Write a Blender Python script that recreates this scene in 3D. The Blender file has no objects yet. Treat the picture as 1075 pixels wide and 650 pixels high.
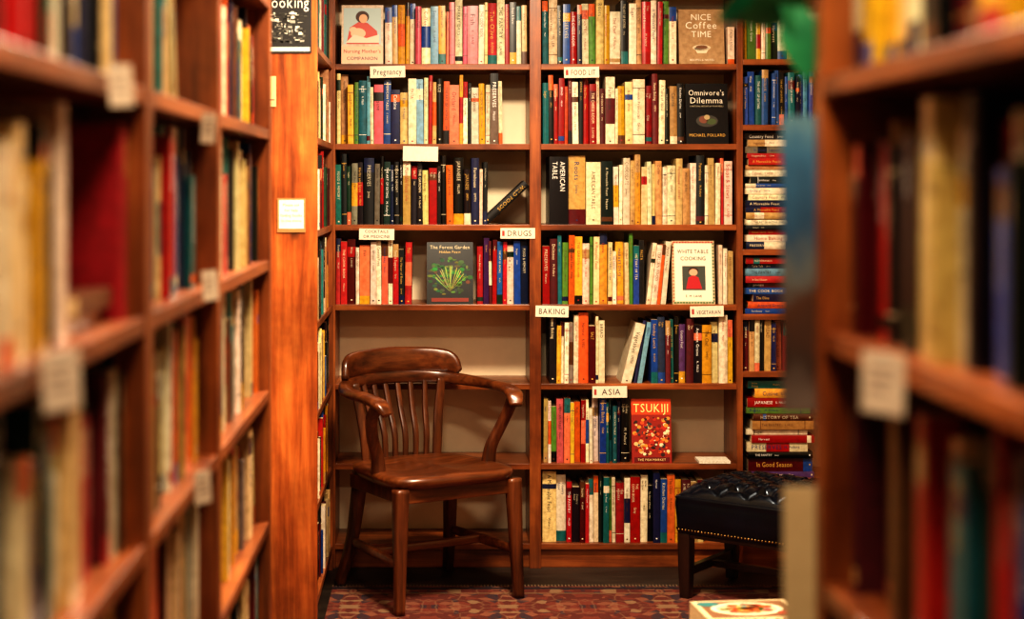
import bpy, math, random, re
from mathutils import Matrix, Vector
random.seed(11)
R=random.random
U=random.uniform
scene=bpy.context.scene

# ------------------------------------------------------------------ helpers
def lin(c):
    out=[]
    for v in c[:3]:
        v=v/255.0
        out.append(v/12.92 if v<=0.04045 else ((v+0.055)/1.055)**2.4)
    return (out[0],out[1],out[2],1.0)

class MB:
    def __init__(s):
        s.v=[];s.f=[];s.c=[];s.m=[];s.sm=[];s.M=Matrix.Identity(4)
    def add(s,vs,fs,col=(200,200,200),mat=0,smooth=False):
        o=len(s.v);M=s.M
        for p in vs: s.v.append(tuple(M@Vector(p)))
        l=lin(col)
        for f in fs:
            s.f.append([i+o for i in f]);s.c.append(l);s.m.append(mat);s.sm.append(smooth)
    def box(s,x0,x1,y0,y1,z0,z1,col=(200,200,200),mat=0):
        vs=[(x0,y0,z0),(x1,y0,z0),(x1,y1,z0),(x0,y1,z0),(x0,y0,z1),(x1,y0,z1),(x1,y1,z1),(x0,y1,z1)]
        s.add(vs,[(0,3,2,1),(4,5,6,7),(0,1,5,4),(1,2,6,5),(2,3,7,6),(3,0,4,7)],col,mat)
    def obj(s,name,mats,loc=(0,0,0),rotz=0,parent=None,bevel=0,subsurf=0):
        me=bpy.data.meshes.new(name)
        me.from_pydata(s.v,[],s.f)
        ca=me.color_attributes.new('Col','FLOAT_COLOR','CORNER')
        buf=[]
        for f,c in zip(s.f,s.c): buf.extend(c*len(f))
        ca.data.foreach_set('color',buf)
        me.polygons.foreach_set('material_index',s.m)
        me.polygons.foreach_set('use_smooth',s.sm)
        for m in mats: me.materials.append(m)
        me.update()
        ob=bpy.data.objects.new(name,me)
        scene.collection.objects.link(ob)
        ob.location=loc;ob.rotation_euler=(0,0,rotz)
        if parent: ob.parent=parent
        if bevel:
            b=ob.modifiers.new('bevel','BEVEL');b.width=bevel;b.segments=2;b.limit_method='ANGLE'
        return ob

def empty(name,loc=(0,0,0),rotz=0):
    e=bpy.data.objects.new(name,None);scene.collection.objects.link(e)
    e.location=loc;e.rotation_euler=(0,0,rotz);e.empty_display_size=.1
    return e

# ------------------------------------------------------------------ materials
def newmat(name):
    m=bpy.data.materials.new(name);m.use_nodes=True
    nt=m.node_tree;p=nt.nodes['Principled BSDF']
    return m,nt,p
def N(nt,t,**k):
    n=nt.nodes.new(t)
    for a,b in k.items(): setattr(n,a,b)
    return n
def ramp(nt,stops,interp='LINEAR'):
    r=N(nt,'ShaderNodeValToRGB');cr=r.color_ramp;cr.interpolation=interp
    while len(cr.elements)<len(stops): cr.elements.new(.5)
    for e,(p,c) in zip(cr.elements,stops): e.position=p;e.color=lin(c)
    return r
def mapping(nt,scale,loc=(0,0,0)):
    tc=N(nt,'ShaderNodeTexCoord');mp=N(nt,'ShaderNodeMapping')
    mp.inputs['Scale'].default_value=scale;mp.inputs['Location'].default_value=loc
    nt.links.new(tc.outputs['Object'],mp.inputs[0]);return mp
def noise(nt,mp,scale=1,detail=6,rough=.6,dist=0):
    n=N(nt,'ShaderNodeTexNoise');n.inputs['Scale'].default_value=scale;n.inputs['Detail'].default_value=detail
    n.inputs['Roughness'].default_value=rough;n.inputs['Distortion'].default_value=dist
    nt.links.new(mp.outputs[0],n.inputs['Vector']);return n
def mixc(nt,a,b,fac,mode='MIX'):
    m=N(nt,'ShaderNodeMix',data_type='RGBA',blend_type=mode)
    for sock,val in ((m.inputs[0],fac),(m.inputs[6],a),(m.inputs[7],b)):
        if isinstance(val,(int,float)): sock.default_value=val
        elif isinstance(val,tuple): sock.default_value=val
        else: nt.links.new(val,sock)
    return m.outputs[2]
def bump(nt,p,h,strength=.2,dist=.001):
    b=N(nt,'ShaderNodeBump');b.inputs['Strength'].default_value=strength;b.inputs['Distance'].default_value=dist
    nt.links.new(h,b.inputs['Height']);nt.links.new(b.outputs[0],p.inputs['Normal'])

def wood(name,dark,mid,light,axis,rough=.4,coat=.2,knots=False,fine=45):
    m,nt,p=newmat(name)
    sc=[fine]*3;sc[axis]=fine/18
    sc2=[11,11,11];sc2[axis]=1.3
    n1=noise(nt,mapping(nt,sc),1,6,.65,.4)
    n2=noise(nt,mapping(nt,sc2,(3,1,2)),1,4,.6,1.4)
    n0=noise(nt,mapping(nt,(2.2,2.2,2.2),(1,5,2)),1,5,.65)
    r1=ramp(nt,[(.34,dark),(.5,mid),(.66,light)]);nt.links.new(n1.outputs[0],r1.inputs[0])
    r2=ramp(nt,[(.34,dark),(.5,mid),(.66,light)]);nt.links.new(n2.outputs[0],r2.inputs[0])
    col=mixc(nt,r1.outputs[0],r2.outputs[0],.5)
    r0=ramp(nt,[(.35,(176,168,160)),(.6,(255,255,255))]);nt.links.new(n0.outputs[0],r0.inputs[0])
    col=mixc(nt,col,r0.outputs[0],1.0,'MULTIPLY')
    if knots:
        ks=[6,6,6];ks[axis]=3.6
        vo=N(nt,'ShaderNodeTexVoronoi');vo.inputs['Scale'].default_value=1
        mp=mapping(nt,ks,(.37,.1,.3))
        nt.links.new(mp.outputs[0],vo.inputs['Vector'])
        rk=ramp(nt,[(.09,(255,255,255)),(.15,(110,110,110)),(.28,(0,0,0))]);nt.links.new(vo.outputs['Distance'],rk.inputs[0])
        col=mixc(nt,col,lin([c*.4 for c in dark]),rk.outputs[0])
    nt.links.new(col,p.inputs['Base Color'])
    mr=N(nt,'ShaderNodeMapRange');mr.inputs[3].default_value=rough-.06;mr.inputs[4].default_value=rough+.16
    nt.links.new(n0.outputs[0],mr.inputs[0]);nt.links.new(mr.outputs[0],p.inputs['Roughness'])
    p.inputs['Coat Weight'].default_value=coat;p.inputs['Coat Roughness'].default_value=.25
    bump(nt,p,n1.outputs[0],.25,.0008)
    return m
WD,WM,WL=(88,42,18),(150,80,36),(192,114,54)
wood_x=wood('shelf_wood_x',WD,WM,WL,0,.36,.35)
wood_z=wood('shelf_wood_z',WD,WM,WL,2,.36,.35)
pine_z=wood('pine_panel',(116,52,19),(186,98,42),(222,134,66),2,.36,.35,True,34)
chair_z=wood('chair_wood_z',(48,24,11),(96,50,24),(136,78,40),2,.32,.35,fine=60)
chair_x=wood('chair_wood_x',(52,26,12),(106,56,26),(146,86,44),0,.27,.45,fine=50)
dark_wood=wood('dark_wood',(22,11,8),(40,20,13),(58,30,18),2,.3,.4)

def colmat(name,rough,coat=0,nz=.25,scale=60):
    m,nt,p=newmat(name)
    a=N(nt,'ShaderNodeAttribute');a.attribute_name='Col'
    n=noise(nt,mapping(nt,(scale,)*3),1,5,.6)
    r=ramp(nt,[(.3,(200,190,172)),(.62,(255,255,255))]);nt.links.new(n.outputs[0],r.inputs[0])
    c=mixc(nt,a.outputs['Color'],r.outputs[0],nz*2,'MULTIPLY')
    nt.links.new(c,p.inputs['Base Color'])
    p.inputs['Roughness'].default_value=rough;p.inputs['Coat Weight'].default_value=coat
    p.inputs['Coat Roughness'].default_value=.2
    bump(nt,p,n.outputs[0],.08,.001)
    return m
cloth=colmat('book_cloth',.6,0,.45)
gloss=colmat('book_laminate',.32,.25,.35)
pages=colmat('page_edges',.85,0,.4,140)
ink=colmat('printed_ink',.5,0,0)
card=colmat('card_paper',.7,0,.1)
BM=[cloth,gloss,pages,ink]

# ------------------------------------------------------------------ text glyphs
_g={}
def glyph(ch):
    if ch in _g: return _g[ch]
    cu=bpy.data.curves.new('g','FONT');cu.body=ch;cu.size=1;cu.resolution_u=2
    ob=bpy.data.objects.new('g',cu)
    me=ob.to_mesh()
    vs=[(v.co.x,v.co.y) for v in me.vertices];fs=[tuple(p.vertices) for p in me.polygons]
    ob.to_mesh_clear();bpy.data.objects.remove(ob);bpy.data.curves.remove(cu)
    w=(max([v[0] for v in vs]) if vs else .25)+.09
    _g[ch]=(vs,fs,w);return _g[ch]
def twidth(s): return sum(.3 if c==' ' else glyph(c)[2] for c in s)
def text(b,s,place,size,col,mat=3):
    x=0
    for c in s:
        if c==' ': x+=.3;continue
        vs,fs,w=glyph(c)
        b.add([place((x+vx)*size,vy*size) for vx,vy in vs],fs,col,mat)
        x+=w
def htext(b,s,xc,z,size,y,col,maxw=None,mat=3):
    w=twidth(s)*size
    k=1
    if maxw and w>maxw: k=max(.7,maxw/w);size*=(maxw/w)/k;w=maxw
    text(b,s,lambda gx,gy:(xc-w/2+gx*k,y,z+gy),size,col,mat)

# ------------------------------------------------------------------ books
PAL=dict(w=(230,218,190),c=(220,196,142),y=(214,164,42),o=(212,98,36),r=(168,20,24),m=(94,14,22),p=(206,98,114),
 k=(15,13,14),s=(116,108,98),n=(20,30,72),b=(30,74,148),l=(114,162,184),t=(26,108,110),d=(16,50,34),g=(84,128,48),
 e=(184,148,96),h=(94,56,30),f=(222,120,86),v=(80,46,104))
WORDS=("BREAD,THE COOK BOOK,Kitchen Diaries,THE GARDEN,A Moveable Feast,Herbs and Spice,PASTA,Soups & Stews,AMERICAN TABLE,Country Food,SALT,Home Baking,Harvest,"
"THE ART OF EATING,French Provincial,Vegetables,ITALIAN FOOD,Wine,Simple Suppers,A Taste of Home,THE CHEESE ROOM,Orchard,The Chef,FOOD & MEMORY,Cuisine,"
"HISTORY OF TEA,Coffee,The Olive,Roots,MARKET DAYS,Seasons,Ancient Grains,PRESERVES,In Good Season,Delicious,Fish,THE PANTRY,Table Talk,JAPANESE,Farmhouse,MEDITERRANEAN,The Flavor of Rome,Sugar,RICE,Sunday Lunch,CHOCOLATE").split(',')
AUTH='SMITH,Jones,M. Pollard,K. LANE,ROSSI,Gray,E. DAVIES,Child,MILLER,Waters,Hazan,R. FIELD'.split(',')
def lum(c): return .3*c[0]+.59*c[1]+.11*c[2]
def vary(c,a=18):
    d=U(-a,a);return tuple(max(6,min(244,v+d+U(-a*.5,a*.5))) for v in c)

def book(b,x0,w,h,dep,fy,z0,col,hard=None,detail=2,title=None):
    if hard is None: hard=R()<.45
    mat=0 if (hard and R()<.6) else 1
    bul=min(.0045,.14*w) if hard else .0008
    ct=.0025 if hard else .0009
    ins=.004 if hard else .0006
    xc=x0+w/2
    dark=lum(col)<105
    tc=random.choice([(235,220,180),(212,170,80),(240,238,230),(210,200,170)]) if dark else random.choice([(30,24,22),(30,24,22),(150,28,26),(28,48,100),(90,50,24)])
    lv=[(0,col)]
    r=R()
    if detail and r<.66 and not title:
        bc=random.choice([PAL[q] for q in 'wkrynobetmdfh'])
        if r<.16: lv=[(0,bc),(U(.12,.22)*h,col)]
        elif r<.30: a=U(.66,.8);lv=[(0,col),(a*h,bc),((a+U(.05,.18))*h,col)]
        elif r<.42: lv=[(0,col),(.14*h,tc),(.15*h,col),(.86*h,tc),(.87*h,col)]
        elif r<.52: lv=[(0,col),(U(.72,.85)*h,bc)]
        elif r<.58: lv=[(0,col),(.3*h,bc),(.68*h,col)]
        else: lv=[(0,col),(.05*h,bc),(.12*h,col)]
    zs=[a for a,_ in lv]+[h]
    T=5
    P=[(-1+2*i/(T-1)) for i in range(T)]
    for k in range(len(lv)):
        vs=[]
        for zz in (zs[k],zs[k+1]):
            for t in P: vs.append((xc+t*w/2,fy+bul*t*t,z0+zz))
        b.add(vs,[(i,i+1,i+1+T,i+T) for i in range(T-1)],lv[k][1],mat,hard)
    yb=fy+bul+ct
    for zz,fl in ((h,0),(0,1)):
        vs=[(xc+t*w/2,fy+bul*t*t,z0+zz) for t in P]+[(x0+w,yb,z0+zz),(x0,yb,z0+zz)]
        f=list(range(T+2))
        b.add(vs,[f if not fl else f[::-1]],lv[-1][1],mat)
    b.add([(x0,yb,z0),(x0+w,yb,z0),(x0+w,yb,z0+h),(x0,yb,z0+h)],[(3,2,1,0)],col,mat)
    yf=fy+bul;ye=fy+dep
    b.box(x0,x0+ct,yf,ye,z0,z0+h,col,mat);b.box(x0+w-ct,x0+w,yf,ye,z0,z0+h,col,mat)
    b.box(x0+ct,x0+w-ct,yb-.0003,ye-ins,z0+ins,z0+h-ins,(222,200,158),2)
    if detail>=1:
        s=title or random.choice(WORDS)
        st=U(.72,1.05);sz0=U(.42,.72)
        def vt(s,size,mx,ztop,off=0,col=tc):
            size=min(size,w*.8)
            L=twidth(s)*size*st
            if L>mx: size*=mx/L;L=mx
            cap=.7*size
            def pl(gx,gy):
                xx=xc-cap/2+gy+off;t=(xx-xc)/(w/2)
                return (xx,fy+bul*t*t-.0004,ztop-gx*st)
            text(b,s,pl,size,col)
            return ztop-L
        two=w>.026 and ' ' in s and R()<.5
        zt=z0+h-U(.05,.16)*h
        mx=h*U(.45,.68) if not title else h*.8
        if two:
            i=s.index(' ');sz=w*.38
            vt(s[:i],sz,mx,zt,w*.2);ze=vt(s[i+1:],sz,mx,zt,-w*.2);ze=min(ze,zt-.3*h)
        else:
            ze=vt(s,min(w*sz0,.026),mx,zt)
        if detail>1 and ze-z0>.07 and R()<.7:
            vt(random.choice(AUTH),min(w*sz0*.7,.014),(ze-z0)-.035,ze-U(.008,.02))
        if detail>1 and w>.012 and R()<.4:
            q=min(.003,w*.16);zq=z0+U(.006,.016)
            b.add([(xc-q,fy-.0004,zq),(xc+q,fy-.0004,zq),(xc+q,fy-.0004,zq+q*1.6),(xc-q,fy-.0004,zq+q*1.6)],[(0,1,2,3)],tc,3)

def row(b,x0,x1,z0,toks,fy=.022,hm=.21,hv=.022,dep=.17,detail=2,wm=.024,fit=True):
    tk=re.findall(r'([a-z])([\d.]*)',toks)
    ws=[wm*(float(n) if n else 1)*U(.55,1.45) for _,n in tk]
    if fit:
        k=(x1-x0)/sum(ws);ws=[w*k for w in ws]
    x=x0
    for (c,_),w in zip(tk,ws):
        if x+w>x1+.0005: break
        h=min(.266,max(.14,random.gauss(hm,hv*1.5)))
        d=min(.2,dep+U(-.02,.02))
        off=U(-.010,.014)
        if R()<.1: off+=.022
        th=U(-.012,.012) if w<.03 else 0
        o=b.M.copy()
        b.M=o@Matrix.Translation((x+.0008,0,z0))@Matrix.Rotation(th,4,'Y')
        book(b,0,w-.0016,h,d,fy+off,0,vary(PAL[c]),detail=detail)
        b.M=o
        x+=w
    return x
def lean(b,xbase,z0,ang,fn):
    o=b.M.copy()
    b.M=o@Matrix.Translation((xbase,0,z0))@Matrix.Rotation(ang,4,'Y')
    fn();b.M=o
def rrow(b,x0,x1,z0,weights,leanp=.5,**k):
    gap=0
    if R()<leanp and x1-x0>.4: gap=U(.07,.12)
    n=int((x1-gap-x0)/k.get('wm',.026))
    s=''.join(random.choice(weights)+random.choice(['','','1.4','.6','2']) for _ in range(n))
    xe=row(b,x0,x1-gap,z0,s,**k)
    if gap:
        th=U(.12,.2);h=U(.19,.215);x=xe+h*math.sin(th)+.002
        for q in range(2):
            w=U(.016,.024)
            if x+w<x1-.002:
                c=random.choice(weights);lean(b,x,z0,-th,lambda: book(b,0,w,h,.16,k.get('fy',.03),0,vary(PAL[c]),detail=1));x+=w/math.cos(th)+.001
def stack(b,x0,x1,z0,toks,fy=.03,dep=.17,detail=2,tm=.026,top=None):
    """books lying flat, spines to the front"""
    tk=re.findall(r'([a-z])([\d.]*)',toks)
    ts=[tm*(float(n) if n else 1)*U(.7,1.3) for _,n in tk]
    if top: k=(top-z0)/sum(ts);ts=[t*k for t in ts]
    z=z0
    for (c,_),t in zip(tk,ts):
        L=(x1-x0)*U(.84,1.0);o=b.M.copy()
        xs=x0+U(0,(x1-x0)-L)
        b.M=o@Matrix.Translation((xs+L,0,z))@Matrix.Rotation(-math.pi/2,4,'Y')
        book(b,0.0003,t-.0006,L,dep,fy+U(-.012,.012),0,vary(PAL[c]),detail=detail)
        b.M=o;z+=t
    return z
def faceout(b,x0,w,h,z0,fy,col,art,tilt=.14,th=.02,ec=None):
    o=b.M.copy()
    b.M=o@Matrix.Translation((x0,fy,z0))@Matrix.Rotation(-tilt,4,'X')
    b.box(0,w,0,.0015,0,h,col,1);b.box(0,w,th-.0015,th,0,h,col,1);b.box(0,.0015,.0015,th-.0015,0,h,ec or col,1)
    b.box(.0015,w-.003,.0014,th-.0014,.002,h-.002,(226,208,170),2)
    def rect(a,bb,c,d,cc,l=1): b.add([(a*w,-.0003*l,c*h),(bb*w,-.0003*l,c*h),(bb*w,-.0003*l,d*h),(a*w,-.0003*l,d*h)],[(0,1,2,3)],cc,3)
    def ell(cx,cz,rx,rz,cc,l=1,n=20):
        b.add([(cx*w+rx*w*math.cos(6.2832*i/n),-.0003*l,cz*h+rz*h*math.sin(6.2832*i/n)) for i in range(n)],[list(range(n))],cc,3)
    def tx(s,cx,z,size,cc,mw=.86,l=5): htext(b,s,cx*w,z*h,size*h,-.0003*l,cc,mw*w)
    def poly(pts,cc,l=1): b.add([(x*w,-.0003*l,z*h) for x,z in pts],[list(range(len(pts)))],cc,3)
    art(rect,ell,tx,poly);b.M=o

# ------------------------------------------------------------------ room shell
def simple(name,col,rough=.8,var=.1,scale=3):
    m,nt,p=newmat(name)
    n=noise(nt,mapping(nt,(scale,)*3),1,6,.6)
    r=ramp(nt,[(.3,[c*(1-var) for c in col]),(.7,col)]);nt.links.new(n.outputs[0],r.inputs[0])
    nt.links.new(r.outputs[0],p.inputs['Base Color']);p.inputs['Roughness'].default_value=rough
    bump(nt,p,n.outputs[0],.1,.001)
    return m
plaster=simple('plaster_cream',(184,158,124));panel=simple('backing_panel_cream',(248,230,198),.6,.08,4)
ceilm=simple('ceiling_paint',(180,162,134))
def room(name,x0,x1,y0,y1,z0,z1,m):
    b=MB();b.box(x0,x1,y0,y1,z0,z1);return b.obj(name,[m])
XL,XR,YB,YF,ZC=-.70,1.75,6.30,-1.2,2.75
floorm=wood('floor_boards',(30,25,22),(52,43,36),(72,62,52),0,.45,.1)
room('floor',XL-.1,XR+.1,YF-.1,YB+.1,-.1,0,floorm)
room('ceiling',XL-.1,XR+.1,YF-.1,YB+.1,ZC,ZC+.1,ceilm)
room('wall_back',XL-.1,XR+.1,YB,YB+.1,0,ZC,plaster)
room('wall_front',XL-.1,XR+.1,YF-.1,YF,0,ZC,plaster)
room('wall_left',XL-.1,XL,YF,YB,0,ZC,plaster)
room('wall_right',XR,XR+.1,YF,YB,0,ZC,plaster)
room('baseboard_right',XR-.015,XR,YF,5.98,0,.09,wood_x)

# rug
def rugmat():
    m,nt,p=newmat('persian_rug_wool')
    tc=N(nt,'ShaderNodeTexCoord');sp=N(nt,'ShaderNodeSeparateXYZ')
    mpn=mapping(nt,(14,14,14));nz=noise(nt,mpn,1,2,.5)
    vm=N(nt,'ShaderNodeVectorMath',operation='MULTIPLY_ADD');vm.inputs[1].default_value=(.03,.03,.03)
    nt.links.new(nz.outputs['Color'],vm.inputs[0]);nt.links.new(tc.outputs['Object'],vm.inputs[2])
    nt.links.new(vm.outputs[0],sp.inputs[0])
    outs=[]
    for i in range(2):
        pp=N(nt,'ShaderNodeMath',operation='PINGPONG');pp.inputs[1].default_value=.27 if i==0 else .21
        nt.links.new(sp.outputs[i],pp.inputs[0]);outs.append(pp)
    cb=N(nt,'ShaderNodeCombineXYZ');nt.links.new(outs[0].outputs[0],cb.inputs[0]);nt.links.new(outs[1].outputs[0],cb.inputs[1])
    v=N(nt,'ShaderNodeTexVoronoi');v.inputs['Scale'].default_value=30;nt.links.new(cb.outputs[0],v.inputs['Vector'])
    s2=N(nt,'ShaderNodeSeparateColor');nt.links.new(v.outputs['Color'],s2.inputs[0])
    r=ramp(nt,[(0,(84,34,26)),(.3,(112,52,38)),(.46,(38,38,50)),(.6,(140,114,84)),(.70,(88,36,28)),(.88,(132,84,62))],'CONSTANT')
    nt.links.new(s2.outputs[0],r.inputs[0])
    v2=N(nt,'ShaderNodeTexVoronoi',feature='DISTANCE_TO_EDGE');v2.inputs['Scale'].default_value=10;nt.links.new(cb.outputs[0],v2.inputs['Vector'])
    r2=ramp(nt,[(0,(190,190,190)),(.04,(0,0,0))]);nt.links.new(v2.outputs['Distance'],r2.inputs[0])
    c=mixc(nt,r.outputs[0],lin((146,118,88)),r2.outputs[0])
    v3=N(nt,'ShaderNodeTexVoronoi');v3.inputs['Scale'].default_value=7;nt.links.new(cb.outputs[0],v3.inputs['Vector'])
    r3=ramp(nt,[(.34,(0,0,0)),(.40,(140,140,140))]);nt.links.new(v3.outputs['Distance'],r3.inputs[0])
    c=mixc(nt,c,lin((102,42,30)),r3.outputs[0])
    n=noise(nt,mapping(nt,(300,300,300)),1,3)
    c=mixc(nt,c,n.outputs[0],.35,'OVERLAY')
    nt.links.new(c,p.inputs['Base Color']);p.inputs['Roughness'].default_value=.95
    bump(nt,p,n.outputs[0],.5,.003)
    return m
rm=rugmat()
b=MB();b.box(-.90,.90,-1.1,1.1,0,.004,mat=0)
fr=(130,108,82)
for s in (-1,1):
    for i in range(150):
        x=-.9+1.8*i/149;b.box(x-.002,x+.002,s*1.1-(.0 if s>0 else .03),s*1.1+(.03 if s>0 else 0),.0005,.0025,fr,1)
    b.box(-.9,.9,s*1.07-.012,s*1.07+.012,.0041,.0046,(30,26,36),1);b.box(-.9,.9,s*1.0-.004,s*1.0+.004,.0041,.0046,(124,98,72),1)
b.obj('persian_rug',[rm,card],(.54,4.62,0))

# ------------------------------------------------------------------ bookcases
def bookcase(name,L,D,Z,top,posts,loc=(0,0,0),rotz=0,back=True,endpine=None,kick=True,bt=.022):
    b=MB()
    for i,(a,c) in enumerate(posts):
        m=3 if (endpine is not None and i==endpine) else 1
        b.box(a,c,0,D,0,top,mat=m)
    for i,((a,c),(a2,c2)) in enumerate(zip(posts[:-1],posts[1:])):
        zs=Z[min(len(Z)-1,i)] if isinstance(Z[0],list) else Z
        for z in zs:
            b.box(c,a2,.002,D-.012,z-bt,z,mat=0)
        if kick: b.box(c,a2,.02,.035,0,zs[0]-bt,mat=0)
        b.box(c,a2,.002,D-.012,top-.03,top-.002,mat=0)
    b.box(posts[0][1],posts[-1][0],D-.011,D-.001,0,top-.002,mat=2)
    b.box(posts[0][0]-.004,posts[-1][1]+.004,-.006,D,top,top+.02,mat=0)
    return b.obj(name,[wood_x,wood_z,panel if back else wood_z,pine_z],loc,rotz,bevel=.0015)
ZB=[.093,.393,.693,.990,1.290,1.593,1.893,2.193]
Z3=[.336,.739,.954,1.197,1.665,1.911,2.193]
Y0=6.0
XO=-.390
Q=lambda px:(px-455)/280.0-XO
bookcase('tall_bookcase',2.1,.28,[ZB,ZB,Z3],2.5,[(0,.022),(Q(556),Q(568)),(Q(773.5),Q(780)),(1.99,2.015)],loc=(XO,Y0,0))
def rowobj(name,fn,loc,rotz=0):
    b=MB();fn(b);return b.obj(name,BM,loc,rotz)
LOCB=(XO,Y0,0)
def z_(i): return ZB[7-i]
def L1(b):
    def art(rect,ell,tx,poly):
        rect(.05,.95,.34,.95,(178,196,196));poly([(.12,.34),(.2,.62),(.42,.72),(.62,.7),(.85,.56),(.9,.34)],(196,84,74),2)
        ell(.5,.80,.16,.10,(70,40,30),3);ell(.52,.77,.10,.075,(222,172,136),4);ell(.4,.52,.18,.09,(232,190,160),5);ell(.28,.58,.09,.05,(232,190,160),6)
        poly([(.1,.36),(.3,.5),(.6,.44),(.9,.5),(.9,.36)],(222,206,186),6)
        rect(.0,1,.02,.30,(228,190,160),2);tx("Nursing Mother's",.5,.19,.085,(150,40,50),.9);tx('COMPANION',.5,.07,.08,(90,40,80),.9)
    faceout(b,Q(358),Q(402)-Q(358),.226,z_(1),.02,(214,196,176),art,tilt=.1)
    row(b,Q(404),Q(554),z_(1),'weyywpwlyfpwpp1.6wcrwrkwc',hm=.224,hv=.008)
def R1(b):
    row(b,Q(570),Q(711),z_(1),'twkbrnwgcyw2kwerwrgw',hm=.225,hv=.012)
    def art(rect,ell,tx,poly):
        tx('NICE',.5,.80,.16,(245,238,220));tx('Coffee',.5,.645,.18,(245,238,220));tx('TIME',.5,.49,.16,(245,238,220))
        ell(.5,.3,.2,.055,(216,200,170));ell(.5,.31,.13,.035,(120,80,50),2);poly([(.33,.3),(.67,.3),(.6,.2),(.4,.2)],(226,212,184),1)
        tx('RECIPES & NOTES',.5,.06,.05,(245,238,220))
    faceout(b,Q(714),Q(762)-Q(714),.212,z_(1),.02,(184,152,114),art)
    row(b,Q(764.5),Q(772),z_(1),'w',hm=.13,hv=.004)
def L2(b):
    row(b,Q(353),Q(528),z_(2),'ceygtlwp1.4bncwlwrekof1.4ywkwyws1.3w',hm=.24,hv=.011)
def R2(b):
    row(b,Q(570),Q(720),z_(2),'tkrromwkr1.4rwmw1.5wycw2r1.5mwkek',hm=.235,hv=.012)
    def art(rect,ell,tx,poly):
        tx("Omnivore's",.5,.80,.13,(232,226,210));tx("Dilemma",.5,.67,.14,(232,226,210));tx('A NATURAL HISTORY OF FOUR MEALS',.5,.61,.035,(200,190,160),.8)
        ell(.5,.38,.26,.1,(60,56,48));ell(.42,.40,.11,.06,(120,70,50),2);ell(.6,.37,.12,.05,(70,84,44),2);ell(.5,.44,.07,.04,(170,150,110),3);tx('MICHAEL POLLARD',.5,.12,.07,(214,170,80))
    faceout(b,Q(721.5),Q(766)-Q(721.5),.232,z_(2),.02,(17,15,17),art)
def L3(b):
    row(b,Q(352),Q(512),z_(3),'tkdskk2skdnkkekkcrkkok2knwk',hm=.235,hv=.014)
    lean(b,Q(513),z_(3)+.001,.82,lambda: book(b,-.028,.028,.21,.17,.03,0,(20,18,19),True,2,'WILD FOODS'))
def R3(b):
    row(b,Q(577),Q(644),z_(3),'k1.2e1.4w1.3d1.2',hm=.25,hv=.006,wm=.05)
    row(b,Q(645),Q(770),z_(3),'wwweycwcewwcewkwewrw',hm=.236,hv=.012)
def L4(b):
    row(b,Q(352),Q(432),z_(4),'rrmwf1.5wwf1.5wrkr',hm=.235,hv=.01)
    def art(rect,ell,tx,poly):
        for i in range(110):
            a=U(0,6.28);rr=U(.05,.44);g=(U(20,110),U(60,140),U(20,60))
            ell(.5+rr*math.cos(a),.45+rr*.7*math.sin(a),U(.02,.07),U(.01,.035),g,2+i%4,8)
        for i in range(16):
            a=U(.5,2.6);poly([(.5,.2),(.5+.4*math.cos(a),.2+.42*math.sin(a)),(.52+.38*math.cos(a),.2+.4*math.sin(a))],(U(120,190),U(160,200),U(60,110)),6)
        tx('The Forest Garden',.5,.89,.08,(235,220,180));tx('Hidden Feast',.5,.82,.06,(225,190,120));rect(.1,.9,.04,.10,(130,44,26),7)
    faceout(b,Q(448),Q(497)-Q(448),.235,z_(4),.02,(8,12,9),art)
    row(b,Q(501),Q(555),z_(4),'rvmrbrwbn',hm=.235,hv=.008)
def R4(b):
    row(b,Q(570),Q(678),z_(4),'rmtgoywgcycwycgb1.3k',hm=.24,hv=.013)
    lean(b,Q(679),z_(4),.10,lambda: row(b,0,.075,0,'wwow',hm=.235,hv=.004))
    def art(rect,ell,tx,poly):
        rect(.04,.96,.03,.97,(216,200,170));rect(.07,.93,.05,.95,(234,226,204),2);rect(.24,.78,.22,.60,(70,74,66),3)
        ell(.5,.5,.10,.055,(214,166,136),5);ell(.5,.53,.12,.05,(60,30,20),4);poly([(.32,.24),(.38,.42),(.5,.46),(.62,.42),(.7,.24)],(180,30,40),5)
        tx('WHITE TABLE',.5,.80,.085,(40,34,30),.74);tx('COOKING',.5,.69,.085,(40,34,30),.6);tx('E. M. LANE',.5,.11,.05,(40,34,30),.6)
        for i in range(14):
            ell(.06+.88*(i/13),.975,.03,.012,(180,60,50),3,8);ell(.06+.88*(i/13),.025,.03,.012,(60,110,60),3,8)
        for i in range(18):
            ell(.03,.05+.9*i/17,.02,.015,(170,90,60),3,8);ell(.97,.05+.9*i/17,.02,.015,(60,100,70),3,8)
    faceout(b,Q(707),Q(752)-Q(707),.24,z_(4),.02,(206,186,150),art)
    row(b,Q(756),Q(772),z_(4),'wwe',hm=.215,hv=.01)
def R5(b):
    row(b,Q(577),Q(636),z_(5),'kywwsw1.3o1.5mww',hm=.24,hv=.012)
    lean(b,Q(653),z_(5),.24,lambda: book(b,0,.036,.235,.17,.025,0,(228,218,194),False,2,'Vegetables'))
    lean(b,Q(664),z_(5),.16,lambda: row(b,.008,.04,0,'nl',hm=.24,hv=.004))
    row(b,Q(684),Q(738),z_(5),'bnmtkvmk',hm=.24,hv=.01)
    row(b,Q(738),Q(771),z_(5),'y2.2cwy',hm=.235,hv=.008)
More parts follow.
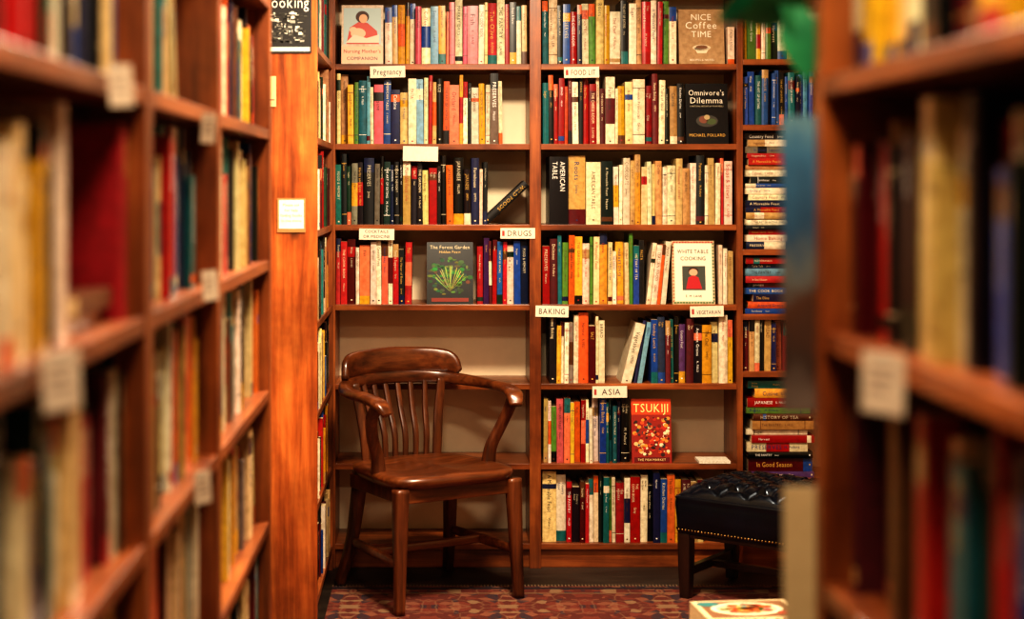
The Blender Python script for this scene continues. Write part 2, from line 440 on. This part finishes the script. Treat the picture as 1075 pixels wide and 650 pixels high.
def R6(b):
    row(b,Q(571),Q(652),z_(6),'ewgpfyorwwwbtttn',hm=.24,hv=.012)
    row(b,Q(653),Q(662),z_(6),'k',hm=.24,hv=.002)
    def art(rect,ell,tx,poly):
        rect(0,1,0,1,(150,36,22));rect(.0,1,.75,1,(206,74,30),2)
        for i in range(150):
            c=random.choice([(214,150,60),(120,30,20),(60,30,24),(230,190,130),(190,50,30),(220,90,40),(40,60,70),(240,220,180)])
            rr=U(.02,.06);ell(U(.07,.93),U(.12,.70),rr,rr*.55,c,3+i%5,7)
        tx('TSUKIJI',.5,.79,.19,(250,232,150),.9,9);rect(.06,.94,.02,.09,(100,16,16),9);tx('THE FISH MARKET',.5,.035,.05,(240,220,150),.8,10)
    faceout(b,Q(664),Q(706)-Q(664),.24,z_(6),.015,(150,30,24),art)
    b.box(Q(734),Q(767),.0,.10,z_(6)+.0005,z_(6)+.010,(236,230,214),2)
def R7(b):
    row(b,Q(570),Q(740),z_(7),'c2w2r1.4kmrwwktgwrwr2wknb1.4oym2ec',hm=.243,hv=.01)
def R0(b):
    row(b,Q(570),Q(770),ZB[7],'wekrnwoytwcrkbwmnw',hm=.23,hv=.01)
def L0(b):
    row(b,Q(353),Q(550),ZB[7],'wekrnwoytwcrkbwmnwcr',hm=.23,hv=.01)
for f in (L0,R0,L1,R1,L2,R2,L3,R3,L4,R4,R5,R6,R7): rowobj('row_of_books',f,LOCB)
def S3(b):
    row(b,Q(781),Q(835),Z3[5],'ygywgdwe',hm=.165,hv=.01)
    row(b,Q(781),Q(856),Z3[4],'bbtbnbbkbtnblb',hm=.195,hv=.006)
    stack(b,Q(783),Q(853),Z3[3],'nwrkwernwwbkwerrswk',top=1.635)
    stack(b,Q(783),Q(853),Z3[2],'bonbmrlnr',top=1.165)
    row(b,Q(781),Q(856),Z3[1],'mewkenfrwmefk',hm=.19,hv=.006)
    stack(b,Q(784),Q(858),Z3[0],'vm1.4kwrwe1.2hgryt',top=.70)
rowobj('stacked_books',S3,LOCB)

# shelf labels
def label(name,pxc,pyc,w,h,s,Yp=Y0-.0025,tilt=.0,red=False):
    b=MB();b.box(-w/2,w/2,-.0006,.0006,-h/2,h/2,(232,222,202),0)
    if red: b.box(-w*.45,-w*.38,-.001,-.0006,-h*.24,h*.24,(176,70,62),0)
    if s:
        sp=s.split('/')
        for i,t in enumerate(sp):
            sz=h*.72/len(sp);mw=w*(.72 if red else .82)
            htext(b,t,w*(.05 if red else 0),h*.5-(i+1)*h*.9/len(sp)+sz*.22,sz,-.0012,(64,58,62),mw,0)
    o=b.obj(name,[card],((pxc-455)/280.,Yp,1.436-(pyc-195)/280.));o.rotation_euler=(tilt,U(-.03,.03),0)
for (x,y,w,h,s,r) in [(407,75.5,.132,.044,'Pregnancy',False),(610.5,76,.132,.041,'FOOD LIT',True),(441.5,161.5,.132,.056,'',False),
    (395.5,246,.132,.042,'COCKTAILS/OR MEDICINE',False),(543.5,245,.130,.040,'DRUGS',True),(579.5,327,.124,.042,'BAKING',False),(742,327,.126,.041,'VEGETARIAN',True),(640,411.5,.130,.044,'ASIA',True)]:
    label('shelf_label',x,y,w,h,s,red=r)

# side bookcase on the left wall (end panel faces the camera)
bookcase('side_bookcase',.83,.30,ZB,2.5,[(0,.03),(.805,.83)],loc=(-.375,5.16,0),rotz=math.pi/2,back=False,endpine=0)
def SB(b):
    for z in ZB:
        rrow(b,.035,.80,z,'wkerwkcmeydwtkb',leanp=0,detail=1,fy=.012)
rowobj('row_of_books',SB,(-.375,5.16,0),math.pi/2)
def flat(name,x0,x1,z0,z1,y,fn,col=(238,230,212)):
    b=MB();b.box(x0,x1,y-.001,y,z0,z1,col,0);fn(b,x0,x1,z0,z1,y-.0014)
    return b.obj(name,[card])
S5=1680/5.16
X5=lambda p:(p-455)/S5
Z5=lambda p:1.436-(p-195)/S5
def fnA(b,x0,x1,z0,z1,y):
    b.box(x0+.006,x1-.006,y-.0002,y,z0+.012,z1-.006,(240,232,214),0)
    for i,s in enumerate(['Please ask','for help','finding books','in the store']): htext(b,s,(x0+x1)/2,z1-.026-.017*i,.012,y-.0006,(110,96,90),.07,0)
flat('notice_card',X5(291),X5(321),Z5(244),Z5(208),5.1575,fnA,(176,128,80))
def fnB(b,x0,x1,z0,z1,y):
    w=x1-x0;h=z1-z0
    for i in range(160):
        g=random.choice([20,30,40,60,90,150,200]);cx=U(x0+.01,x1-.024);cz=U(z0+.03,z0+h*.60)
        ww=U(.004,.018);hh=U(.002,.010);b.add([(cx,y-.0001*(i%5),cz),(cx+ww,y-.0001*(i%5),cz+U(-.003,.003)),(cx+ww,y-.0001*(i%5),cz+hh),(cx,y-.0001*(i%5),cz+hh)],[(0,1,2,3)],(g,g,g*.95),0)
    b.box(x0+.005,x1-.005,y-.0008,y,z0+.006,z0+.02,(200,198,190),0)
    htext(b,'cooking',x0+w*.5,z0+h*.68,.052,y-.001,(214,212,204),w*.94,0)
flat('cooking_poster',X5(277),X5(327),Z5(56),Z5(-14),5.1575,fnB,(34,34,36))
def fnC(b,x0,x1,z0,z1,y): b.box(x0+.004,x1-.004,y-.0002,y,z0+.02,z0+.024,(120,100,80),0)
flat('paper_note',X5(279),X5(290),Z5(112),Z5(80),5.1575,fnC,(210,184,136))

# ------------------------------------------------------------------ aisle bookcases
ZA=[.067,.367,.667,.967,1.265,1.565,1.865]
LL=3.15;LY=.55
P=lambda Y:Y-LY
bookcase('aisle_bookcase',LL,.29,ZA,2.2,[(0,.04),(P(1.22),P(1.26)),(P(2.09),P(2.14)),(P(2.79),P(2.83)),(P(3.665),P(3.7))],loc=(-.375,LY,0),rotz=math.pi/2,back=False,kick=True,bt=.024)
W1='wwwwccckkkkreenhdyrsbtmwnho'
def mkrow(a,c,z,w,**k):
    rowobj('row_of_books',lambda b: rrow(b,a,c,z,w,**k),(-.375,LY,0),math.pi/2)
for zi,z in enumerate(ZA):
    for si,(a,c) in enumerate([(P(.60),P(1.215)),(P(1.265),P(2.085)),(P(2.145),P(2.785)),(P(2.835),P(3.66))]):
        if si==0 and zi<4: continue
        if zi==4 and si==1:
            def f(b,z=z):
                row(b,P(1.265),P(1.80),z,'rkblwcwwcwwykkcwe',hm=.225,hv=.014,fy=.03,detail=1)
                book(b,P(2.035),.045,.25,.2,.02,z,(160,14,28),True,1)
                stack(b,P(1.83),P(2.02),z,'eh',fy=.04,detail=0)
            rowobj('row_of_books',f,(-.375,LY,0),math.pi/2);continue
        if zi==5 and si==2:
            mkrow(P(2.145),P(2.62),z,W1,detail=1,fy=.04,hm=.235);continue
        mkrow(a,c,z,W1,detail=1,fy=.032,hm=.228,hv=.018,wm=.027)
RY=1.92
bookcase('aisle_bookcase',1.45,.29,ZA,2.2,[(0,.03),(.80,.84),(1.41,1.45)],loc=(.458,RY,0),rotz=-math.pi/2,back=False,bt=.024)
def rr(fn): rowobj('row_of_books',fn,(.458,RY,0),-math.pi/2)
rr(lambda b: row(b,.035,.795,ZA[4],'hmhrekk3kccew2krbb1.5wddkdkrww',hm=.226,hv=.016,fy=.034,detail=1,wm=.03))
rr(lambda b: row(b,.035,.795,ZA[3],'hmnkhyyhrkrkct2drrknbdkwke',hm=.228,hv=.016,fy=.034,detail=1,wm=.03))
rr(lambda b: row(b,.035,.795,ZA[5],'wyycwrkmhykwcrbwy',hm=.225,hv=.016,fy=.034,detail=1,wm=.04))
rr(lambda b: row(b,.035,.795,ZA[2],'kyrwhkrwhektrknbdkwkewc',hm=.225,hv=.016,fy=.034,detail=1,wm=.03))
rr(lambda b: row(b,.845,1.40,ZA[4],'wrkbcmkdewrkhdyw',hm=.225,hv=.016,fy=.035,detail=1,wm=.03))
rr(lambda b: row(b,.845,1.40,ZA[3],'wrkbcmkdewrkhdyw',hm=.225,hv=.016,fy=.035,detail=1,wm=.03))
rr(lambda b: row(b,.845,1.40,ZA[5],'wrkbcmkdewrkhdyw',hm=.225,hv=.016,fy=.035,detail=1,wm=.03))

def tag(x,y,z,w,h,ang):
    b=MB()
    b.box(-w/2,w/2,-.0007,.0007,-h/2,h/2,(216,198,174),0)
    for i in range(3): b.box(-w*.32,w*U(.05,.34),-.0012,-.0007,h*(.22-.18*i),h*(.22-.18*i)+h*.035,(130,106,96),0)
    b.box(-w*.1,w*.1,-.001,.004,h*.42,h*.5,(200,196,180),0)
    o=b.obj('price_tag',[card],(x,y,z),ang);o.rotation_euler=(U(-.1,.1),U(-.08,.08),ang)
for Y,z,w,h in [(1.53,1.249,.044,.056),(1.82,1.550,.034,.048),(2.53,1.526,.030,.046),(2.55,1.277,.032,.048),(2.47,.970,.032,.050)]:
    tag(-.356,Y,z,w,h,.85)
tag(.437,1.555,1.244,.050,.060,-.9)

# poster overhanging the right bookcase end + leaflet below
def vgrad(name,stops):
    m,nt,p=newmat(name);mp=mapping(nt,(1,1,1));s=N(nt,'ShaderNodeSeparateXYZ');nt.links.new(mp.outputs[0],s.inputs[0])
    n=noise(nt,mapping(nt,(30,30,14)),1,4);a=N(nt,'ShaderNodeMath',operation='MULTIPLY_ADD');a.inputs[1].default_value=.16
    nt.links.new(n.outputs[0],a.inputs[0]);nt.links.new(s.outputs[2],a.inputs[2])
    mr=N(nt,'ShaderNodeMapRange');mr.inputs[1].default_value=-.10;mr.inputs[2].default_value=.26;nt.links.new(a.outputs[0],mr.inputs[0])
    r=ramp(nt,stops);nt.links.new(mr.outputs[0],r.inputs[0]);nt.links.new(r.outputs[0],p.inputs['Base Color']);p.inputs['Roughness'].default_value=.45
    return m
pm=vgrad('poster_print',[(0,(120,106,96)),(.2,(74,58,50)),(.36,(92,62,46)),(.48,(108,114,112)),(.66,(56,90,118)),(.85,(72,122,154)),(1,(108,150,166))])
b=MB();b.box(-.101,.101,0,.0015,-.178,.178)
b.box(-.101,.101,-.0006,0,-.178,-.170);b.box(-.101,.101,-.0006,0,.170,.178)
b.obj('exhibition_poster',[pm],(.519,1.9212,1.342))
b=MB();b.box(.420,.56,1.9212,1.9227,.86,1.075,(206,184,140),0)
for i in range(8): b.box(.47,.55,1.9206,1.9212,1.05-.02*i,1.053-.02*i,(150,120,86),0)
b.obj('leaflet',[card])

# hanging plant on top of right bookcase
plant=empty('potted_trailing_plant',(.50,1.80,2.222))
leafm,nt,p=newmat('leaf_green')
nn=noise(nt,mapping(nt,(12,12,12)),1,3);r_=ramp(nt,[(.3,(26,100,68)),(.7,(58,154,100))]);nt.links.new(nn.outputs[0],r_.inputs[0]);nt.links.new(r_.outputs[0],p.inputs['Base Color'])
p.inputs['Roughness'].default_value=.4
terra=simple('terracotta',(168,92,56))
def lathe(b,prof,n=28,col=(200,200,200),mat=0,c=(0,0)):
    vs=[];fs=[]
    for r,z in prof:
        for i in range(n): a=2*math.pi*i/n;vs.append((c[0]+r*math.cos(a),c[1]+r*math.sin(a),z))
    for k in range(len(prof)-1):
        for i in range(n): j=(i+1)%n;fs.append((k*n+i,k*n+j,(k+1)*n+j,(k+1)*n+i))
    b.add(vs,fs,col,mat,True)
b=MB();lathe(b,[(0,0),(.06,0),(.08,.13),(.088,.13),(.088,.15),(.078,.15),(.075,.12),(0,.12)]);b.obj('pot',[terra],parent=plant)
def leaf(b,M,L,W):
    vs=[];fs=[];n=8
    for i in range(n+1):
        t=i/n;w=W*math.sin(math.pi*min(1,t**.75))*.5+.0005;zc=-.25*L*t*t
        vs+=[M@Vector((L*t,-w,zc+.12*w)),M@Vector((L*t,0,zc)),M@Vector((L*t,w,zc+.12*w))]
    for i in range(n):
        a=i*3;fs+=[(a,a+1,a+4,a+3),(a+1,a+2,a+5,a+4)]
    b.add([tuple(v) for v in vs],fs,(40,120,80),0,True)
def tube(b,pts,r,n=6,mat=0):
    vs=[];fs=[]
    for i,p in enumerate(pts):
        p=Vector(p);d=(Vector(pts[min(i+1,len(pts)-1)])-Vector(pts[max(i-1,0)])).normalized()
        u=d.orthogonal().normalized();w=d.cross(u)
        for k in range(n): a=2*math.pi*k/n;vs.append(tuple(p+r*(math.cos(a)*u+math.sin(a)*w)))
    for i in range(len(pts)-1):
        for k in range(n): j=(k+1)%n;fs.append((i*n+k,i*n+j,(i+1)*n+j,(i+1)*n+k))
    b.add(vs,fs,(60,110,60),mat,True)
b=MB()
vines=[[(0,0,.12),(-.06,.02,.16),(-.09,.10,.02),(-.09,.16,-.25),(-.085,.165,-.53)],
       [(0,0,.12),(-.02,.08,.15),(-.04,.17,.0),(-.05,.18,-.3),(-.055,.175,-.47)],
       [(0,0,.12),(.08,.05,.17),(.12,.14,.08),(.12,.16,-.1)]]
for v in vines:
    pts=[]
    for i in range(len(v)-1):
        for k in range(5): pts.append(tuple(Vector(v[i]).lerp(Vector(v[i+1]),k/5)))
    pts.append(v[-1]);tube(b,pts,.0025)
    for i,pn in enumerate(pts[3:]):
        if pn[2]<-.38: continue
        M=Matrix.Translation(pn)@Matrix.Rotation(U(0,6.28),4,'Z')@Matrix.Rotation(U(.2,.9),4,'Y')
        leaf(b,M,.06,.04)
for (t,ang,pit,L,W) in [((-.04,.17,-.560),3.3,.1,.10,.065),((-.075,.165,-.555),2.9,.2,.08,.055),((-.055,.17,-.565),-.9,1.35,.095,.05),((-.07,.17,-.54),-.3,1.1,.08,.04)]:
    leaf(b,Matrix.Translation(t)@Matrix.Rotation(ang,4,'Z')@Matrix.Rotation(pit,4,'Y')@Matrix.Rotation(.9,4,'X'),L,W)
b.obj('vines',[leafm],parent=plant)

# ------------------------------------------------------------------ sweep utility
def cat(pts,n=6):
    out=[];P_=[Vector(p) for p in pts]
    for i in range(len(P_)-1):
        p0=P_[max(i-1,0)];p1=P_[i];p2=P_[i+1];p3=P_[min(i+2,len(P_)-1)]
        for k in range(n):
            t=k/n;out.append(.5*((2*p1)+(p2-p0)*t+(2*p0-5*p1+4*p2-p3)*t*t+(3*p1-p0-3*p2+p3)*t**3))
    out.append(P_[-1]);return out
def sweep(b,pts,sizes,up=(0,0,1),n=6,mat=0,e=3.2,seg=16,col=(200,200,200)):
    pp=[Vector((p[0],p[1],p[2])) for p in pts]
    c=cat(pp,n);sz=cat([Vector((s[0],s[1],0)) for s in sizes],n)
    vs=[];fs=[]
    for i,p in enumerate(c):
        d=(c[min(i+1,len(c)-1)]-c[max(i-1,0)]).normalized()
        side=d.cross(Vector(up)).normalized();u=side.cross(d).normalized()
        for k in range(seg):
            a=2*math.pi*k/seg;ca,sa=math.cos(a),math.sin(a)
            x=math.copysign(abs(ca)**(2/e),ca)*sz[i].x/2;y=math.copysign(abs(sa)**(2/e),sa)*sz[i].y/2
            vs.append(tuple(p+side*x+u*y))
    m=len(c)
    for i in range(m-1):
        for k in range(seg): j=(k+1)%seg;fs.append((i*seg+k,i*seg+j,(i+1)*seg+j,(i+1)*seg+k))
    fs.append(tuple(range(seg))[::-1]);fs.append(tuple((m-1)*seg+k for k in range(seg)))
    b.add(vs,fs,col,mat,True)

# ------------------------------------------------------------------ chair
chair=empty('wooden_armchair',(-.019,5.643,.0048),math.radians(29.5))
b=MB()
NR,NA=10,48
def outline(a):
    ca,sa=math.cos(a),math.sin(a);e=4.0
    x=math.copysign(abs(ca)**(2/e),ca);y=math.copysign(abs(sa)**(2/e),sa)
    hw=.258-.03*(y+1)/2
    return x*hw,y*.235-.012
def seatz(x,y,r):
    s=.452-.014*math.exp(-((abs(x)-.1)/.075)**2)*math.exp(-((y-.02)/.14)**2)+.006*math.exp(-(x/.03)**2)*(1 if y<0 else 0)*math.exp(-((y+.15)/.1)**2)
    if r>.93: s-=.006*((r-.93)/.07)**2
    return s
vs=[(0,0,seatz(0,0,0))];fs=[]
for i in range(1,NR+1):
    r=i/NR
    for k in range(NA):
        x,y=outline(2*math.pi*k/NA);vs.append((x*r,y*r,seatz(x*r,y*r,r)))
for k in range(NA):
    x,y=outline(2*math.pi*k/NA);vs.append((x*1.01,y*1.01,.432))
for k in range(NA):
    x,y=outline(2*math.pi*k/NA);vs.append((x*.97,y*.97,.412))
vs.append((0,0,.412))
for k in range(NA): fs.append((0,1+k,1+(k+1)%NA))
for i in range(NR+1):
    for k in range(NA):
        j=(k+1)%NA;a=1+i*NA;fs.append((a+k,a+NA+k,a+NA+j,a+j))
a=1+(NR+1)*NA
for k in range(NA): fs.append((a+k,len(vs)-1,a+(k+1)%NA))
b.add(vs,fs,mat=0,smooth=True);b.obj('seat',[chair_x],parent=chair)
b=MB()
b.box(-.205,.205,-.212,-.190,.362,.412);b.box(-.18,.18,.165,.187,.362,.412)
b.obj('apron',[chair_x],parent=chair,bevel=.003)
b=MB()
for s in (-1,1): b.box(s*.212-.011,s*.212+.011,-.19,.17,.362,.412)
b.obj('apron_sides',[chair_z],parent=chair,bevel=.003)
i=1
for s in (-1,1):
    b=MB();sweep(b,[(s*.222,-.208,.413),(s*.226,-.212,.30),(s*.23,-.218,.15),(s*.236,-.224,0)],[(.052,.052),(.047,.047),(.040,.040),(.034,.034)],up=(0,1,0),e=4)
    b.obj('leg_%d'%i,[chair_z],parent=chair);i+=1
    b=MB();sweep(b,[(s*.185,.165,.413),(s*.19,.172,.32),(s*.203,.200,.15),(s*.225,.250,0)],[(.046,.055),(.044,.052),(.038,.044),(.034,.038)],up=(0,1,0),e=4)
    b.obj('leg_%d'%i,[chair_z],parent=chair);i+=1
b=MB()
for s in (-1,1): sweep(b,[(s*.231,-.215,.165),(s*.218,0,.165),(s*.2,.195,.165)],[(.022,.03),(.024,.034),(.022,.03)])
sweep(b,[(-.218,0,.165),(0,0,.165),(.218,0,.165)],[(.022,.03),(.024,.032),(.022,.03)])
b.obj('stretchers',[chair_x],parent=chair)
b=MB()
bow=[(.255,-.175,.660),(.268,-.145,.694),(.282,-.06,.708),(.280,.05,.710),(.256,.150,.714),(.19,.232,.722),(.09,.272,.728),(0,.281,.730)]
bs=[(.044,.022),(.062,.032),(.058,.032),(.046,.034),(.040,.040),(.036,.046),(.034,.050),(.034,.050)]
full=bow+[(-x,y,z) for x,y,z in bow[-2::-1]];fsz=bs+bs[-2::-1]
sweep(b,full,fsz,e=3)
cr=[(.235,.186,.742),(.213,.213,.775),(.17,.243,.785),(.09,.272,.788),(0,.281,.790)]
cs=[(.024,.03),(.030,.078),(.034,.090),(.034,.094),(.034,.096)]
sweep(b,cr+[(-x,y,z) for x,y,z in cr[-2::-1]],cs+cs[-2::-1],e=3.4)
b.obj('arm_bow_and_crest',[chair_x],parent=chair)
b=MB()
for s in (-1,1):
    sweep(b,[(s*.220,-.045,.425),(s*.228,-.052,.50),(s*.256,-.070,.57),(s*.275,-.100,.64),(s*.270,-.135,.688)],[(.040,.052),(.032,.044),(.030,.040),(.032,.040),(.040,.038)],up=(1,0,0),e=3.4)
b.obj('arm_posts',[chair_z],parent=chair)
b=MB()
for k in range(8):
    u=-1+2*k/7
    xt=u*.180;yt=.283-.065*abs(u)**2.4
    xb=u*.145;yb_=.205-.012*u*u
    w=.020 if 0<k<7 else .034
    sweep(b,[(xb,yb_,.435),(xb*1.04,yb_+.004,.53),((xb+xt)/2,(yb_+yt)/2+.004,.62),(xt,yt,.72)],[(w,.013),(w*1.1,.013),(w*1.05,.013),(w,.013)],up=(0,1,0),e=4,seg=12)
b.obj('back_slats',[chair_z],parent=chair)

# ------------------------------------------------------------------ tufted footstool
ax=Vector((.40,-.30));ang=math.atan2(ax.y,ax.x)
ctr=Vector((.84,5.56))+ax.normalized()*.27+Vector((.30,.40)).normalized()*.205
stool=empty('tufted_footstool',(ctr.x,ctr.y,.0042),ang)
leather,nt,p=newmat('black_leather')
nn=noise(nt,mapping(nt,(120,)*3),1,5);n3=noise(nt,mapping(nt,(7,)*3),1,3)
r_=ramp(nt,[(.35,(6,8,14)),(.7,(12,17,30))]);nt.links.new(n3.outputs[0],r_.inputs[0]);nt.links.new(r_.outputs[0],p.inputs['Base Color'])
p.inputs['Roughness'].default_value=.22;p.inputs['Specular IOR Level'].default_value=.6;p.inputs['Specular Tint'].default_value=(.7,.82,1,1)
bump(nt,p,nn.outputs[0],.12,.001)
brass,nt,p=newmat('brass_nails');p.inputs['Metallic'].default_value=1;p.inputs['Roughness'].default_value=.3
nn=noise(nt,mapping(nt,(50,)*3),1,3);r_=ramp(nt,[(.3,(120,90,50)),(.7,(190,156,96))]);nt.links.new(nn.outputs[0],r_.inputs[0]);nt.links.new(r_.outputs[0],p.inputs['Base Color'])
HX,HY=.27,.205
b=MB()
NX,NY=120,92
tx_,ty_=.108,.100
def cush(u,v):
    x=u*HX;y=v*HY
    ed=(1-abs(u)**5)*(1-abs(v)**5)
    z=.345+.068*max(0,ed)**.5
    best=9
    for ox in (0,.5):
        gx=(round(x/tx_-ox)+ox)*tx_;gy=(round(y/ty_-ox)+ox)*ty_
        if abs(gx)<HX*.88 and abs(gy)<HY*.88: best=min(best,math.hypot(x-gx,y-gy))
    a=(x/tx_+y/ty_);c_=(x/tx_-y/ty_)
    da=abs(a-round(a));dc=abs(c_-round(c_))
    cr_=max(math.exp(-(da/.08)**2),math.exp(-(dc/.08)**2))
    puff=math.cos(math.pi*(a-round(a)))*math.cos(math.pi*(c_-round(c_)))
    z-=(.026*math.exp(-(best/.017)**2)+.009*cr_+.008*puff)*min(1,ed*1.5)
    return (x,y,z)
vs=[cush(-1+2*i/NX,-1+2*j/NY) for j in range(NY+1) for i in range(NX+1)]
fs=[(j*(NX+1)+i,j*(NX+1)+i+1,(j+1)*(NX+1)+i+1,(j+1)*(NX+1)+i) for j in range(NY) for i in range(NX)]
b.add(vs,fs,smooth=True)
b.obj('tufted_cushion',[leather],parent=stool)
b=MB()
for ox in (0,.5):
    for i in range(-4,5):
        for j in range(-4,5):
            gx=(i+ox)*tx_;gy=(j+ox)*ty_
            if abs(gx)<HX*.88 and abs(gy)<HY*.88:
                zc=cush(gx/HX,gy/HY)[2]
                lathe(b,[(.009,zc+.001),(.008,zc+.004),(.005,zc+.006),(.0002,zc+.007)],12,c=(gx,gy))
b.obj('buttons',[leather],parent=stool)
b=MB()
def rrect(hx,hy,r,z,n=6):
    o=[]
    for cx,cy,a0 in ((hx-r,hy-r,0),(-hx+r,hy-r,90),(-hx+r,-hy+r,180),(hx-r,-hy+r,270)):
        for k in range(n+1): a=math.radians(a0+90*k/n);o.append((cx+r*math.cos(a),cy+r*math.sin(a),z))
    return o
prof=[(HX-.006,HY-.006,.225),(HX,HY,.230),(HX+.002,HY+.002,.28),(HX+.006,HY+.006,.33),(HX+.004,HY+.004,.345),(HX+.006,HY+.006,.350),(HX+.002,HY+.002,.356),(HX-.02,HY-.02,.356)]
rings=[rrect(a,c,.02,z) for a,c,z in prof];n=len(rings[0])
vs=[v for r in rings for v in r];fs=[]
for k in range(len(rings)-1):
    for i in range(n): j=(i+1)%n;fs.append((k*n+i,k*n+j,(k+1)*n+j,(k+1)*n+i))
fs.append(tuple(range(n))[::-1]);b.add(vs,fs,smooth=True);b.obj('leather_band',[leather],parent=stool)
b=MB()
def nail(x,y,z):
    vs=[];fs=[];n=8
    nx=(1,0) if abs(x)>HX-.001 else (0,1)
    s=math.copysign(1,x if nx[0] else y)
    d=Vector((nx[0]*s,nx[1]*s,0));t=Vector((-d.y,d.x,0));up=Vector((0,0,1))
    for r,h in ((.0042,0),(.0034,.002),(.002,.003),(.0003,.0034)):
        for k in range(n): a=2*math.pi*k/n;vs.append(tuple(Vector((x,y,z))+d*h+t*r*math.cos(a)+up*r*math.sin(a)))
    for q in range(3):
        for k in range(n): j=(k+1)%n;fs.append((q*n+k,q*n+j,(q+1)*n+j,(q+1)*n+k))
    b.add(vs,fs,smooth=True)
zz=.240
k=-HX+.015
while k<HX-.01:
    nail(k,-HY-.0005,zz);nail(k,HY+.0005,zz);k+=.0125
k=-HY+.015
while k<HY-.01:
    nail(-HX-.0012,k,zz);nail(HX+.0012,k,zz);k+=.0125
b.obj('nailheads',[brass],parent=stool)
b=MB()
for s in (-1,1):
    for t in (-1,1):
        x=s*(HX-.028);y=t*(HY-.028)
        sweep(b,[(x,y,.228),(x,y,.12),(x,y,0)],[(.048,.048),(.045,.045),(.036,.036)],up=(0,1,0),e=8,seg=20)
for s in (-1,1): b.box(s*(HX-.028)-.012,s*(HX-.028)+.012,-HY+.04,HY-.04,.075,.105)
b.box(-HX+.03,HX-.03,-.012,.012,.078,.102)
b.box(-HX+.01,HX-.01,-HY+.01,HY-.01,.212,.226)
b.obj('legs_and_stretchers',[dark_wood],parent=stool,bevel=.002)

# ------------------------------------------------------------------ pile of books near the aisle
b=MB()
z=.0;DP=.25
while z<.325:
    t=U(.022,.036)
    last=z+t>.305
    if last: t=max(.02,.335-z)
    o=b.M.copy();L=U(.255,.275);a=U(-.1,.1) if not last else .10
    b.M=Matrix.Translation((0,0,z))@Matrix.Rotation(a,4,'Z')@Matrix.Translation((L/2,-DP/2,0))@Matrix.Rotation(-math.pi/2,4,'Y')
    c=vary(PAL[random.choice('wrnekdc')]) if not last else (210,192,158)
    book(b,.0003,t-.0006,L,DP,0,0,c,False,2)
    b.M=o;z+=t;topz=z;ta=a
b.M=Matrix.Translation((0,0,topz+.0004))@Matrix.Rotation(ta,4,'Z')
def e2(cx,cy,rx,ry,c,l,n=20): b.add([(cx+rx*math.cos(i*6.2832/n),cy+ry*math.sin(i*6.2832/n),.0003*l) for i in range(n)],[list(range(n))],c,3)
def q2(x0,x1,y0,y1,c,l): b.add([(x0,y0,.0003*l),(x1,y0,.0003*l),(x1,y1,.0003*l),(x0,y1,.0003*l)],[(0,1,2,3)],c,3)
q2(-.122,.122,-.118,.118,(216,196,156),.5)
q2(-.112,.112,-.045,.11,(128,92,64),1)
e2(.0,.035,.095,.062,(228,212,182),2);e2(0,.035,.080,.050,(196,178,146),2.5)
for i in range(60):
    a=U(0,6.28);r=U(0,1);e2(r*.068*math.cos(a),.035+r*.04*math.sin(a),U(.006,.018),U(.005,.012),random.choice([(170,50,36),(70,110,50),(220,160,60),(90,50,30),(40,120,120),(200,100,50)]),3+i%4,9)
e2(-.09,.085,.03,.02,(50,120,120),3);e2(.09,-.01,.022,.018,(180,60,40),3)
text(b,'STREET FOOD',lambda gx,gy:(-.108+gx*1.15,-.085+gy,.0015),.032,(130,40,30))
text(b,'recipes from the market',lambda gx,gy:(-.106+gx,-.106+gy,.0015),.016,(60,50,40))
b.obj('pile_of_books',BM,(.815,4.11,.0042))

# ------------------------------------------------------------------ lights
glow,nt,p=newmat('lamp_diffuser');p.inputs['Emission Color'].default_value=(1,.8,.55,1);p.inputs['Emission Strength'].default_value=4
metal,nt,p=newmat('lamp_metal');p.inputs['Base Color'].default_value=(.1,.09,.08,1);p.inputs['Roughness'].default_value=.4
def lamp(x,y,power,size=.4,z=2.52,col=(1,.825,.61)):
    e=empty('ceiling_lamp',(x,y,z))
    b=MB();r=size*.56
    lathe(b,[(.02,ZC-z),(.02,.06),(r*.6,.05),(r,.02),(r,.0),(r-.006,.0),(r-.006,.015),(0,.03)],32)
    b.obj('shade',[metal],parent=e)
    b=MB();lathe(b,[(r-.012,.012),(0,.012)],32);b.obj('diffuser',[glow],parent=e)
    l=bpy.data.lights.new('bulb','AREA');l.shape='DISK';l.size=size;l.energy=power;l.color=col
    o=bpy.data.objects.new('bulb',l);scene.collection.objects.link(o);o.parent=e;o.location=(0,0,-.004)
lamp(.05,1.1,28)
lamp(.05,2.8,34)
lamp(.28,4.4,92)
w=bpy.data.worlds.new('World');scene.world=w;w.use_nodes=True
w.node_tree.nodes['Background'].inputs[0].default_value=(1,.8,.6,1);w.node_tree.nodes['Background'].inputs[1].default_value=.1

# ------------------------------------------------------------------ camera
cd=bpy.data.cameras.new('camera');cam=bpy.data.objects.new('camera',cd);scene.collection.objects.link(cam)
cam.location=(0,0,1.436);cam.rotation_euler=(math.pi/2,0,0)
cd.sensor_width=36;cd.lens=36*1680/1075
cd.shift_x=(537.5-455)/1075;cd.shift_y=-(325-195)/1075
cd.dof.use_dof=True;cd.dof.focus_distance=5.9;cd.dof.aperture_fstop=cd.lens/1000/.025
cd.clip_start=.02
scene.camera=cam
scene.view_settings.view_transform='Standard'
try: scene.view_settings.look='High Contrast'
except Exception as ex: print('look',ex)
